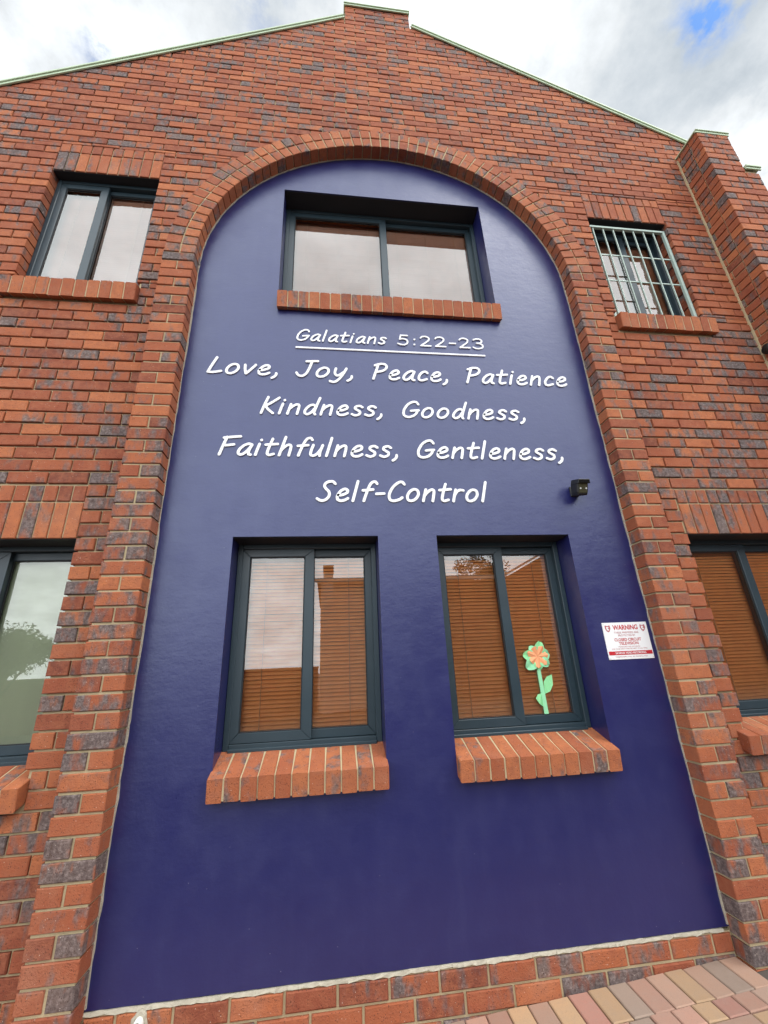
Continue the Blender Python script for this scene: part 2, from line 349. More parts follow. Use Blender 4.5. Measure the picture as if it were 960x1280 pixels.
def bcol(x, z, warm=0.0):
    """per brick: hue, flashing, seed"""
    cl = 0.5 + 0.5 * math.sin(1.9 * x + 0.8 * z + 1.3) * math.cos(1.4 * z - 0.9 * x)
    r = rnd.random()
    f = rnd.uniform(0.5, 0.95) if r < 0.18 + 0.28 * cl else (rnd.uniform(0.34, 0.62) if r < 0.70 else 0.12)
    return (min(1, max(0, rnd.gauss(0.52 + warm, 0.30))), f * (1.0 if warm < 0.1 else 0.85 if warm < 0.2 else 0.72), rnd.random())

# ------------------------------------------------------------------ the building
house = thing('brick_building', 'red face brick building with a pointed gable and a tall navy painted arch panel', 'building', (1.52, 0.11, -4.5))

def wall_part():
    mb = MB()
    # mortar core with openings
    outer = [(-2.6, -4.9), (5.2, -4.9), (5.2, gable(5.2) - 0.012), (1.935, gable(1.935) - 0.012), (1.925, 4.30), (1.175, 4.30), (1.165, gable(1.165) - 0.012), (-2.6, gable(-2.6) - 0.012)]
    arch = [(PX0 - 0.05, -4.88)] + [(CX - 1.57 * math.cos(a), 1.57 * math.sin(a)) for a in [math.pi * i / 64 for i in range(65)]] + [(PX1 + 0.05, -4.88)]
    loops = [outer, arch]
    for k in ('UL', 'UR', 'FL', 'FR'):
        x0, x1, z0, z1 = WIN[k]; loops.append(rect(x0 - 0.018, x1 + 0.018, z0 - 0.08, z1 + 0.008))
    mb.mesh_in(fill2d(loops, WY + 0.015, WY + 0.30), 1)
    holes = []
    for k in ('UL', 'UR', 'FL', 'FR'):
        x0, x1, z0, z1 = WIN[k]
        holes.append((x0, x1, z0 - 0.01, z1 + 0.34))
        up = k[0] == 'U'
        holes.append((x0 - 0.03, x1 + 0.035, z0 - (0.215 if up else 0.165), z0))
    z_lo = -57
    for k in range(z_lo, 53):
        zc0 = k * P + J / 2; zc1 = zc0 + BH
        cuts = sorted({zc0, zc1} | {h[i] for h in holes for i in (2, 3) if zc0 + 0.012 < h[i] < zc1 - 0.012})
        for za, zb in zip(cuts, cuts[1:]):
            zm = (za + zb) / 2
            blocked = [(h[0], h[1]) for h in holes if h[2] < zm < h[3]]
            if zm < 0: blocked.append((PX0 - 0.16, PX1 + 0.16))
            elif za < 1.70:
                s = math.sqrt(max(0, 1.70 ** 2 - za * za)); blocked.append((CX - s, CX + s))
            x = -2.77 + (0.116 if k % 2 else 0.0)
            while x < 5.2:
                if x + BL < -2.58: x += 0.232; continue
                xa, xb = max(x, -2.6), min(x + BL + rnd.uniform(-0.002, 0.002), 5.2); x += 0.232
                segs = [(xa, xb)]
                for h0, h1 in blocked:
                    nx = []
                    for a, b in segs:
                        if b <= h0 or a >= h1: nx.append((a, b)); continue
                        if a < h0: nx.append((a, h0))
                        if b > h1: nx.append((h1, b))
                    segs = nx
                if zm > 3.9: segs = [p_ for a, b in segs for p_ in zip([a] + [c_ for c_ in (1.172, 1.928) if a < c_ < b], [c_ for c_ in (1.172, 1.928) if a < c_ < b] + [b])]
                for a, b in segs:
                    if b - a < 0.02: continue
                    poly = rect(a, b, za, zb)
                    # clip at the gable
                    for line in ('L', 'R'):
                        if line == 'L': g = lambda p: 2.03 + 0.647 * (p[0] + 1.925) - p[1]
                        else: g = lambda p: 4.02 - 0.554 * (p[0] - 1.95) - p[1]
                        xm = (a + b) / 2
                        if 1.17 <= xm <= 1.93: g = lambda p: 4.305 - p[1]
                        out = []
                        for i in range(len(poly)):
                            p, q = poly[i - 1], poly[i]; gp, gq = g(p), g(q)
                            if (gp < 0) != (gq < 0):
                                t = gp / (gp - gq); out.append((p[0] + (q[0] - p[0]) * t, p[1] + (q[1] - p[1]) * t))
                            if gq >= 0: out.append(q)
                        poly = out
                        if len(poly) < 3: break
                    if len(poly) < 3: continue
                    ar = abs(sum(poly[i - 1][0] * poly[i][1] - poly[i][0] * poly[i - 1][1] for i in range(len(poly)))) / 2
                    if ar < 0.0012: continue
                    near = any(abs(a - h[1]) < 0.02 or abs(b - h[0]) < 0.02 for h in holes)
                    y0 = WY + rnd.uniform(-0.0025, 0.0025)
                    mb.prism(poly, y0, WY + (0.19 if near else 0.05), 0, bcol((a + b) / 2, zm), rnd.uniform(0.0025, 0.0048), 0.0016)
    return mb.build('front_wall', [BRICK, MORTAR], house)
wall_part()

def pier_part():
    for (xa, xb, inner) in ((PX0 - 0.228, PX0, 1), (PX1, PX1 + 0.228, 0)):
        mb = MB()
        mb.box(xa + 0.010, xb - 0.010, 0.009, WY + 0.1, -4.9, -0.004, 1)
        for k in range(-57, 0):
            z0 = k * P + J / 2 + rnd.uniform(-0.001, 0.001)
            sp = [(xa, xb)] if k % 2 else [(xa, (xa + xb) / 2 - 0.005), ((xa + xb) / 2 + 0.005, xb)]
            for a, b in sp:
                mb.prism(rect(a + rnd.uniform(0, 0.002), b - rnd.uniform(0, 0.002), z0, z0 + BH), rnd.uniform(-0.003, 0.002), 0.105, 0, bcol(a, z0, 0.02), rnd.uniform(0.0025, 0.0048), 0.0016)
        mb.build('pier', [BRICK, MORTAR], house)
pier_part()

def arch_part():
    mb = MB(); N = 57
    for r0, r1 in ((RI, RI + HD), (RI + HD + 0.011, RO)):
        off = 0.0 if r0 == RI else 0.35
        for i in range(N):
            a0 = math.pi * (i + off * 0.0) / N; a1 = math.pi * (i + 1) / N; g = 0.0055 / r0
            aa, ab = a0 + g + rnd.uniform(-.0006, .0006), a1 - g + rnd.uniform(-.0006, .0006)
            pl = [(CX - r * math.cos(a), r * math.sin(a)) for r, a in ((r0, aa), (r1, aa), (r1, ab), (r0, ab))]
            mb.prism(pl, rnd.uniform(-0.003, 0.002), 0.105, 0, bcol(pl[0][0], pl[0][1], 0.12), 0.0035, 0.001)
    n = 96; vs = []; fs = []
    for i in range(n + 1):
        a = math.pi * i / n
        for r in (RI + 0.009, RO - 0.009):
            for y in (0.008, WY + 0.08): vs.append((CX - r * math.cos(a), y, r * math.sin(a)))
    for i in range(n):
        o = i * 4; q = o + 4
        fs += [(o, q, q + 1, o + 1), (o + 2, o + 3, q + 3, q + 2), (o, o + 2, q + 2, q), (o + 1, q + 1, q + 3, o + 3)]
    mb.add(vs, fs, 1)
    return mb.build('arch_ring', [BRICK, MORTAR], house)
arch_part()

def panel_part():
    mb = MB()
    r = 1.535
    lo = [(PX0 - 0.012, ZB)] + [(CX - r * math.cos(a), r * math.sin(a)) for a in [math.pi * i / 96 for i in range(97)]] + [(PX1 + 0.012, ZB)]
    loops = [lo]
    for k in ('UC', 'LL', 'LR'):
        x0, x1, z0, z1 = WIN[k]; loops.append(rect(x0, x1, z0 - 0.09, z1))
    mb.mesh_in(fill2d(loops, PY, PY + 0.22))
    o = mb.build('painted_panel', NAVY, house); o['label'] = 'navy blue painted plaster inside the arch'
    bv = o.modifiers.new('Bevel', 'BEVEL'); bv.width = 0.004; bv.segments = 2; bv.limit_method = 'ANGLE'; bv.angle_limit = math.radians(60)
    # ragged cement line where the paint meets the brick reveals
    sm = MB()
    for xs, sgn in ((PX0, 1), (PX1, -1)):
        z = -4.3; prev = rnd.uniform(0.004, 0.008)
        while z < 0.0:
            dz = rnd.uniform(0.02, 0.06); nw = min(0.008, max(0.001, prev + rnd.uniform(-0.004, 0.0035)))
            xa, xb = xs - sgn * 0.012, xs + sgn * prev; xc = xs + sgn * nw
            sm.add([(xa, PY - 0.008, z), (xb, PY - 0.008, z), (xc, PY - 0.008, z + dz), (xa, PY - 0.008, z + dz), (xb, PY + 0.004, z), (xc, PY + 0.004, z + dz)], [(0, 1, 2, 3), (1, 4, 5, 2)])
            z += dz; prev = nw
    n = 120
    ws = [rnd.uniform(0.002, 0.008) for _ in range(n + 1)]
    for i in range(n):
        a, b = math.pi * i / n, math.pi * (i + 1) / n; q = []
        for ang, w in ((a, ws[i]), (b, ws[i + 1])):
            for rr, y in ((RI + 0.012, PY - 0.008), (RI - w, PY - 0.008), (RI - w, PY + 0.004)): q.append((CX - rr * math.cos(ang), y, rr * math.sin(ang)))
        sm.add(q, [(0, 1, 4, 3), (1, 2, 5, 4)])
    sm.build('cement_edge', SMEAR, o)
    return o
panel_part()

def plinth_part():
    mb = MB(); zt = ZB - 0.004
    mb.box(PX0 - 0.01, PX1 + 0.01, PY - 0.002, PY + 0.25, -4.95, zt - 0.012, 1)
    # cement band on top, ragged lower edge
    x = PX0 - 0.005
    pts_t, pts_b = [], []
    while x < PX1 + 0.01:
        pts_t.append((x, zt + rnd.uniform(-0.001, 0.004) )); pts_b.append((x, zt - 0.008 + rnd.uniform(-0.007, 0.003))); x += rnd.uniform(0.02, 0.05)
    for i in range(len(pts_t) - 1):
        q = [pts_b[i], pts_b[i + 1], pts_t[i + 1], pts_t[i]]
        vs = [(p[0], PY - 0.009 + rnd.uniform(-.003, .002), p[1]) for p in q[:2]] + [(p[0], PY - 0.005, p[1]) for p in q[2:]] + [(p[0], PY + 0.01, p[1]) for p in q]
        mb.add(vs, [(0, 1, 2, 3), (3, 2, 6, 7), (0, 4, 5, 1)], 2)
    for k in range(4):
        z1 = zt - 0.016 - k * P; x = PX0 - 0.1 - (0.12 if k % 2 else 0)
        while x < PX1:
            a, b = max(x, PX0 + 0.004), min(x + BL, PX1 - 0.004); x += 0.234
            if b - a > 0.02: mb.prism(rect(a, b, z1 - BH, z1), PY - 0.012 + rnd.uniform(-.002, .002), PY + 0.06, 0, bcol(a, z1, 0.03), 0.005, 0.002)
    return mb.build('plinth', [BRICK, MORTAR, SMEAR], house)
plinth_part()

def buttress_part():
    mb = MB(); yf = -0.15; x0, xm, x1 = PIER_X, 5.105, 5.245; zs, zt = 1.50, 2.035
    mb.box(x0 + 0.012, x1 - 0.012, yf + 0.012, WY + 0.32, -4.9, zs - 0.01, 1); mb.box(x0 + 0.012, xm - 0.012, yf + 0.012, WY + 0.32, zs - 0.01, zt - 0.01, 1)
    k = -53
    while k * P + BH < zt:
        z0 = k * P + J / 2; xr = x1 if z0 + BH < zs + 0.02 else xm
        x = x0
        first = BL if k % 2 else HD
        while x < xr - 0.02:
            b = min(x + (first if x == x0 else BL), xr)
            if xr - b < 0.05: b = xr
            mb.prism(rect(x, b, z0, z0 + BH), yf + rnd.uniform(-.002, .002), yf + HD, 0, bcol(x, z0), 0.0035, 0.0012); x = b + 0.010
        # the face towards the arch
        y = yf + HD + 0.010 if first == BL else yf + HD + 0.010
        fr = lambda u, d, w: (x0 + d, u, w)
        while y < WY - 0.005:
            e = min(y + (BL if k % 2 == 0 else HD), WY - 0.004)
            if e - y > 0.02: mb.prism(rect(y, e, z0, z0 + BH), rnd.uniform(-.002, .002), 0.1, 0, bcol(x0 + y, z0), 0.0035, 0.0012, fr=lambda u, d, w: (x0 + d, u, w))
            y = e + 0.010
        k += 1
    # pale mortar seam in the corner
    mb.box(x0 - 0.012, x0 + 0.02, WY - 0.012, WY + 0.02, -4.4, 2.0, 1)
    return mb.build('buttress', [BRICK, MORTAR], house)
buttress_part()

def coping_part():
    mb = MB()
    def strip(a, b, t=0.020, y0=WY - 0.028, y1=WY + 0.36):
        d = Vector((b[0] - a[0], b[1] - a[1])).normalized(); n = Vector((-d.y, d.x))
        if n.y < 0: n = -n
        A = [Vector(a), Vector(b), Vector(b) + n * t, Vector(a) + n * t]
        mb.prism([tuple(p) for p in A], y0, y1, ch=0.003)
        A = [Vector(a) - n * 0.025, Vector(b) - n * 0.025, Vector(b) - n * 0.001, Vector(a) - n * 0.001]
        mb.prism([tuple(p) for p in A], y0 + 0.010, y0 + 0.022, ch=0.002)
    strip((-2.62, gable(-2.62)), (1.158, gable(1.158))); strip((1.945, gable(1.945)), (5.2, gable(5.2)))
    strip((1.160, 4.307), (1.940, 4.307))
    strip((PIER_X - 0.015, 2.037), (5.12, 2.037), 0.012, -0.165, WY + 0.33)
    strip((5.108, 1.503), (5.275, 1.503), 0.026, -0.175, WY + 0.33)
    return mb.build('coping', FLASH, house)
coping_part()

def lintel(mb, x0, x1, z, depth=0.19):
    n = round((x1 - x0) / 0.083); w = (x1 - x0) / n
    mb.box(x0 + 0.004, x1 - 0.004, WY + 0.011, WY + depth - 0.01, z + 0.006, z + 0.335, 1)
    for i in range(n):
        a, b = x0 + i * w + 0.005, x0 + (i + 1) * w - 0.005
        mb.prism(rect(a, b, z, z + BL), WY + rnd.uniform(-.002, .002), WY + depth, 0, bcol(a, z, 0.04), 0.0035, 0.001)
        mb.prism(rect(a, b, z + BL + 0.011, z + BL + 0.011 + HD - 0.006), WY + rnd.uniform(-.002, .002), WY + depth, 0, bcol(a + 3, z, 0.0), 0.0035, 0.001)
def sill(mb, x0, x1, zback, zfront, h, yfront=0.045, yback=FY + 0.01):
    n = round((x1 - x0) / 0.082); w = (x1 - x0) / n
    sl = (zback - zfront) / (yback - yfront)
    for i in range(n):
        a, b = x0 + i * w + 0.0032, x0 + (i + 1) * w - 0.0032; yo = rnd.uniform(-.003, .003); zo = rnd.uniform(-.002, .002)
        pl = [(yfront + yo, zfront + zo), (yfront + yo + 0.012, zfront - h + zo), (yback, zback - h), (yback, zback)]
        fr = lambda u, d, ww: (d, u, ww)
        c = bcol(a, zfront, 0.22)
        # chamfer on both ends: build as two half prisms back to back
        m = (a + b) / 2
        mb.prism(pl, a, m, 0, c, 0.004, 0.0008, fr=fr); mb.prism(pl, b, m, 0, c, 0.004, 0.0008, fr=fr)
    pl = [(yfront + 0.006, zfront - 0.004), (yfront + 0.016, zfront - h + 0.006), (yback - 0.01, zback - h + 0.006), (yback - 0.01, zback - 0.005)]
    mb.prism(pl, x0 + 0.006, x1 - 0.006, 1, ch=0.001, fr=lambda u, d, ww: (d, u, ww))

def bl_y(key): return {'UL': 0.195, 'UR': 0.255}.get(key, 0.275) + 0.078
def window(key, sill_args, brick_head, mull=None):
    FY = {'UL': 0.195, 'UR': 0.255}.get(key, 0.275)
    x0, x1, z0, z1 = WIN[key]
    xm = mull if mull else (x0 + x1) / 2 + 0.01
    fr = MB(); y = FY; d = 0.075; t = 0.034
    fr.box(x0 + 0.001, x0 + t, y, y + d, z0, z1 - 0.001, ch=0.003); fr.box(x1 - t, x1 - 0.001, y, y + d, z0, z1 - 0.001, ch=0.003)
    fr.box(x0 + t, x1 - t, y + 0.0005, y + d, z1 - t, z1 - 0.001, ch=0.003); fr.box(x0 + t, x1 - t, y - 0.002, y + d, z0, z0 + t, ch=0.003)
    fr.box(x0 + t, x1 - t, y - 0.018, y + 0.02, z0 - 0.006, z0 + 0.012, ch=0.003)      # drip lip
    o = fr.build('window', FRAME, house)
    def sash(a, b, yy, s, mid):
        sb = MB(); zb, zt = z0 + t + 0.002, z1 - t - 0.002; th = 0.026
        la, ra = (s, mid) if a < xm - 0.1 else (mid, s)
        # mitred frame
        O = [(a, zb), (b, zb), (b, zt), (a, zt)]; I = [(a + la, zb + s), (b - ra, zb + s), (b - ra, zt - s), (a + la, zt - s)]
        for i in range(4):
            j = (i + 1) % 4; sb.prism([O[i], O[j], I[j], I[i]], yy, yy + th, ch=0.0025)
        # glazing bead
        g = 0.006
        ia, ib, iz0, iz1 = a + la, b - ra, zb + s, zt - s
        for r_ in (rect(ia, ia + g, iz0, iz1), rect(ib - g, ib, iz0, iz1), rect(ia + g, ib - g, iz0, iz0 + g), rect(ia + g, ib - g, iz1 - g, iz1)): sb.prism(r_, yy + 0.008, yy + 0.02, 1, ch=0.001)
        so = sb.build('sash', [FRAME, RUBBER], o)
        pb = MB(); yg = yy + 0.014
        pb.add([(ia + 0.002, yg, iz0 + 0.002), (ib - 0.002, yg, iz0 + 0.002), (ib - 0.002, yg, iz1 - 0.002), (ia + 0.002, yg, iz1 - 0.002)], [(0, 1, 2, 3)])
        pb.build('pane', GLASS, o)
        return ia, ib, iz0, iz1, yg
    A = sash(x0 + t - 0.004, xm + 0.030, y + 0.006, 0.050, 0.060)
    B = sash(xm - 0.026, x1 - t + 0.004, y + 0.038, 0.046, 0.052)
    if sill_args:
        sb = MB(); sill(sb, *sill_args); sb.build('sill', [BRICK, MORTAR], o)
    pl = MB(); pl.box(x0 + 0.002, x1 - 0.002, WY + 0.010, FY + 0.03, z1 - 0.005, z1 - 0.0012, ch=0.0006); pl.build('soffit_shade_sheet', SOFFIT_SHADE, o)  # added thin dark sheet; its colour carries the shade of the soffit
    if brick_head:
        lb = MB(); lintel(lb, x0, x1, z1); lb.build('lintel', [BRICK, MORTAR], o)
    return o, A, B
W = {}
W['UC'] = window('UC', (0.612, 2.405, -0.205, -0.252, 0.150, 0.06), False, 1.50)
W['LL'] = window('LL', (0.424, 1.333, -3.395, -3.478, 0.105), False)
W['LR'] = window('LR', (1.702, 2.622, -3.395, -3.478, 0.105), False, 2.17)
W['UL'] = window('UL', (-1.32, -0.396, -0.215, -0.268, 0.150, 0.06), True, -0.89)
W['UR'] = window('UR', (3.452, 4.37, -0.225, -0.262, 0.145, 0.06), True)
W['FL'] = window('FL', (-1.46, -0.416, -3.385, -3.46, 0.10), True)
W['FR'] = window('FR', (3.42, 4.64, -3.385, -3.46, 0.10), True)
# names of the setting's windows
for k, t in dict(UC='wide window at the top of the painted panel', LL='left window in the foot of the painted panel', LR='right window in the foot of the painted panel',
                 UL='upper brick-headed window left of the arch', UR='barred upper window right of the arch', FL='lower window left of the arch', FR='lower window right of the arch').items():
    W[k][0]['label'] = t

def burglar_bars():
    mb = MB(); x0, x1, z0, z1 = WIN['UR']; y = WY + 0.045; zt = 0.925
    for a, b, c, d in ((x0 + 0.004, x0 + 0.03, z0 - 0.02, zt), (x1 - 0.03, x1 - 0.004, z0 - 0.02, zt), (x0 + 0.03, x1 - 0.03, zt - 0.024, zt)): mb.box(a, b, y - 0.012, y + 0.012, c, d, ch=0.002)
    for i in range(7):
        x = 3.535 + 0.1065 * i; mb.box(x - 0.0042, x + 0.0042, y - 0.004, y + 0.007, z0 - 0.02, zt - 0.025)
    for z in (0.56, 0.235): mb.box(x0 + 0.03, x1 - 0.03, y + 0.0072, y + 0.016, z - 0.006, z + 0.006)
    return mb.build('burglar_bars', BARS, W['UR'][0])
burglar_bars()

def shell():
    """the rest of the building: floor slab, side and back walls, roof"""
    mb = MB(); yb = 8.0
    mb.box(-2.6, -2.4, WY + 0.31, yb, -4.9, 0.9); mb.box(5.0, 5.2, WY + 0.33, yb, -4.9, 1.5); mb.box(-2.6, 5.2, yb, yb + 0.2, -4.9, 1.5)
    mb.box(-2.4, 5.0, WY + 0.32, yb, -1.3, -1.1); mb.box(-2.4, 5.0, WY + 0.32, yb, 1.35, 1.4); mb.box(-2.4, 5.0, 1.6, 1.7, -4.9, 1.35)
    mb.box(1.47, 1.57, WY + 0.36, 1.6, -4.6, -1.3)
    mb.build('side_walls', FARBRICK, house)
    r = MB()
    for a, b in (((-2.8, gable(-2.8) - 0.4), (1.55, 3.85)), ((1.55, 3.85), (5.4, gable(5.4) - 0.4))):
        r.prism([a, b, (b[0], b[1] - 0.12), (a[0], a[1] - 0.12)], WY + 0.31, yb + 0.4, ch=0.002)
    r.build('roof', ROOFM, house)
shell()

# ------------------------------------------------------------------ blinds behind the glass
def blind(key, label, tilt=62, x_pad=0.05):
    tilt = -70 if key[0] == 'U' else 55 if key == 'LL' else 60
    x0, x1, z0, z1 = WIN[key]; a, b = x0 + x_pad, x1 - x_pad
    BL_Y = bl_y(key)
    root = thing('venetian_blind', label, 'blind', ((a + b) / 2, BL_Y, z0), 'terracotta venetian blinds behind the windows')
    mb = MB(); pitch = 0.0225; w = 0.026; z = z1 - 0.07; tl = math.radians(tilt)
    while z > z0 + 0.045:
        tj = tl + rnd.uniform(-0.05, 0.05); zz = z + rnd.uniform(-.0008, .0008); pf = []
        for u in (-0.5, -0.17, 0.17, 0.5):
            bow = 0.0022 * (1 - 4 * u * u)
            pf.append((BL_Y + u * w * math.cos(tj) - bow * math.sin(tj), zz + u * w * math.sin(tj) + bow * math.cos(tj)))
        vs = [(x, p[0], p[1]) for x in (a, b) for p in pf]
        mb.add(vs, [(i, i + 1, i + 5, i + 4) for i in range(3)], 0, smooth=True); z -= pitch
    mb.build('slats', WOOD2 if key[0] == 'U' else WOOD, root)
    hb = MB(); hb.box(a, b, BL_Y - 0.018, BL_Y + 0.018, z1 - 0.055, z1 - 0.03, ch=0.002); hb.build('head_rail', WOOD, root)
    bb = MB(); bb.box(a, b, BL_Y - 0.012, BL_Y + 0.012, z0 + 0.02, z0 + 0.035, ch=0.002); bb.build('bottom_rail', WOOD, root)
    n = 3 if b - a < 1.2 else 6
    for i in range(n):
        x = a + (b - a) * (i + 0.5) / n; cb = MB(); cb.box(x - 0.0015, x + 0.0015, BL_Y - 0.017, BL_Y - 0.014, z0 + 0.03, z1 - 0.05); cb.build('cord', CORD, root)
blind('UC', 'terracotta venetian blind behind the wide window above the lettering')
blind('LL', 'terracotta venetian blind behind the lower navy panel window without a flower')
blind('LR', 'terracotta venetian blind behind the window that holds the green paper flower')
blind('UL', 'terracotta venetian blind behind the unbarred upper window left of the arch')
blind('UR', 'terracotta venetian blind behind the window with pale green burglar bars')
blind('FR', 'terracotta venetian blind behind the lower window right of the warning sign')
def roller():
    BL_Y = bl_y('FL'); x0, x1, z0, z1 = WIN['FL']; root = thing('roller_blind', 'pale sage roller blind drawn behind the lower window left of the arch', 'blind', ((x0 + x1) / 2, BL_Y, z0))
    mb = MB(); n = 40; vs = []
    for i in range(n + 1):
        x = x0 + 0.04 + (x1 - x0 - 0.08) * i / n; yy = BL_Y + 0.004 * math.sin(i * 0.55) + 0.002 * math.sin(i * 1.7)
        vs += [(x, yy, z0 + 0.03), (x, yy, z1 - 0.06)]
    mb.add(vs, [(2 * i, 2 * i + 2, 2 * i + 3, 2 * i + 1) for i in range(n)], smooth=True); mb.build('cloth', SAGE, root)
    t = MB(); t.tube([(x0 + 0.03, BL_Y, z1 - 0.05), (x1 - 0.03, BL_Y, z1 - 0.05)], 0.018); t.build('roller', PVC, root)
roller()

# ------------------------------------------------------------------ lettering
GL = {
 'G': (0.74, [[(.63,.84),(.52,.98),(.34,.98),(.14,.78),(.03,.42),(.08,.12),(.26,.0),(.48,.06),(.62,.24),(.66,.44)],[(.36,.40),(.52,.43),(.70,.45)]]),
 'a': (0.60, [[(.50,.52),(.38,.61),(.2,.52),(.06,.3),(.05,.1),(.16,.0),(.3,.08),(.44,.34),(.50,.54)],[(.50,.56),(.45,.22),(.48,.04),(.57,.0)]]),
 'l': (0.24, [[(.09,1.02),(.07,.5),(.05,.0)]]),
 't': (0.50, [[(.20,.90),(.15,.4),(.15,.1),(.25,.0),(.42,.06)],[(-.02,.58),(.2,.60),(.46,.63)]]),
 'i': (0.24, [[(.08,.6),(.06,.3),(.05,.0)],[(.11,.83),(.112,.835)]]),
 'n': (0.58, [[(.07,.6),(.05,.3),(.04,.0)],[(.05,.26),(.16,.46),(.31,.59),(.42,.56),(.45,.38),(.45,.0)]]),
 's': (0.48, [[(.41,.53),(.28,.61),(.12,.56),(.10,.44),(.22,.34),(.35,.24),(.35,.09),(.2,.0),(.02,.07)]]),
 'L': (0.60, [[(.16,1.0),(.08,.5),(.03,.08)],[(.03,.05),(.2,.04),(.36,.07),(.55,.13)]]),
 'o': (0.60, [[(.28,.61),(.12,.50),(.04,.28),(.09,.07),(.24,.0),(.41,.1),(.50,.33),(.44,.54),(.28,.61)]]),
 'v': (0.52, [[(.02,.58),(.08,.3),(.18,.03)],[(.18,.03),(.32,.28),(.46,.60)]]),
 'e': (0.56, [[(.07,.29),(.22,.30),(.40,.40),(.42,.53),(.31,.61),(.15,.52),(.05,.28),(.08,.08),(.22,.0),(.38,.03),(.50,.12)]]),
 ',': (0.26, [[(.13,.10),(.14,.0),(.09,-.12),(.01,-.2)]]),
 'J': (0.66, [[(.24,.97),(.45,1.0),(.70,1.02)],[(.47,1.0),(.44,.5),(.38,.16),(.24,.0),(.08,.05),(-.02,.2)]]),
 'y': (0.56, [[(.05,.58),(.06,.3),(.16,.13),(.28,.17),(.40,.34)],[(.49,.6),(.40,.15),(.26,-.2),(.12,-.31),(-.04,-.26)]]),
 'P': (0.62, [[(.12,.97),(.08,.5),(.04,.0)],[(-.03,.90),(.18,1.01),(.42,1.0),(.54,.84),(.48,.63),(.30,.51),(.09,.46)]]),
 'c': (0.50, [[(.42,.52),(.30,.61),(.15,.52),(.05,.28),(.08,.07),(.22,.0),(.44,.10)]]),
 'K': (0.64, [[(.12,1.0),(.07,.5),(.04,.0)],[(.60,.98),(.34,.66),(.09,.42)],[(.12,.44),(.32,.2),(.54,.0)]]),
 'd': (0.62, [[(.46,.50),(.34,.60),(.18,.52),(.06,.28),(.07,.08),(.19,.0),(.34,.12),(.46,.40)],[(.55,1.04),(.49,.5),(.47,.12),(.53,.0)]]),
 'F': (0.60, [[(.10,.97),(.06,.5),(.03,.0)],[(-.01,.93),(.3,.98),(.64,1.02)],[(.08,.50),(.28,.52),(.48,.56)]]),
 'h': (0.57, [[(.10,1.03),(.07,.5),(.04,.0)],[(.06,.26),(.16,.46),(.30,.59),(.41,.55),(.44,.36),(.44,.0)]]),
 'f': (0.46, [[(.56,.90),(.46,1.01),(.32,.94),(.24,.7),(.18,.3),(.15,.0)],[(.02,.54),(.22,.56),(.44,.59)]]),
 'u': (0.58, [[(.08,.6),(.05,.25),(.08,.05),(.2,.0),(.34,.12),(.44,.36)],[(.48,.6),(.44,.25),(.46,.0)]]),
 'S': (0.64, [[(.60,.88),(.46,1.0),(.26,.96),(.17,.80),(.26,.62),(.42,.45),(.46,.24),(.36,.05),(.18,.0),(.0,.10)]]),
 '-': (0.44, [[(.04,.36),(.2,.37),(.36,.38)]]),
 'C': (0.66, [[(.60,.88),(.48,1.0),(.32,.96),(.12,.7),(.03,.34),(.10,.07),(.28,.0),(.50,.07),(.60,.17)]]),
 'r': (0.44, [[(.07,.6),(.05,.3),(.04,.0)],[(.05,.3),(.14,.5),(.27,.59),(.41,.57)]]),
 '5': (0.84, [[(.66,.98),(.24,.98)],[(.24,.98),(.17,.58)],[(.17,.58),(.38,.63),(.60,.54),(.66,.32),(.56,.09),(.32,.0),(.04,.11)]]),
 '2': (0.84, [[(.09,.82),(.22,.96),(.44,.98),(.62,.84),(.60,.62),(.44,.40),(.08,.02)],[(.08,.02),(.72,.02)]]),
 '3': (0.78, [[(.06,.88),(.24,.98),(.48,.97),(.60,.82),(.56,.64),(.42,.55),(.26,.54)],[(.26,.54),(.48,.50),(.64,.36),(.60,.12),(.38,.0),(.16,.01),(.0,.11)]]),
 ':': (0.34, [[(.12,.10),(.121,.101)],[(.15,.62),(.151,.621)]]),
 '_': (0.50, [[(.04,.40),(.42,.40)]]),
}
def catmull(pts, sub=7):
    if len(pts) < 3: return pts
    out = []; Q = [pts[0]] + list(pts) + [pts[-1]]
    if pts[0] == pts[-1]: Q = [pts[-2]] + list(pts) + [pts[1]]
    for i in range(1, len(Q) - 2):
        p0, p1, p2, p3 = Q[i - 1], Q[i], Q[i + 1], Q[i + 2]
        for s in range(sub):
            t = s / sub
            out.append(tuple(0.5 * (2 * p1[k] + (p2[k] - p0[k]) * t + (2 * p0[k] - 5 * p1[k] + 4 * p2[k] - p3[k]) * t * t + (3 * p1[k] - p0[k] - 3 * p2[k] + p3[k]) * t ** 3) for k in (0, 1)))
    return out + [pts[-1]]
LIFT = [0.0]
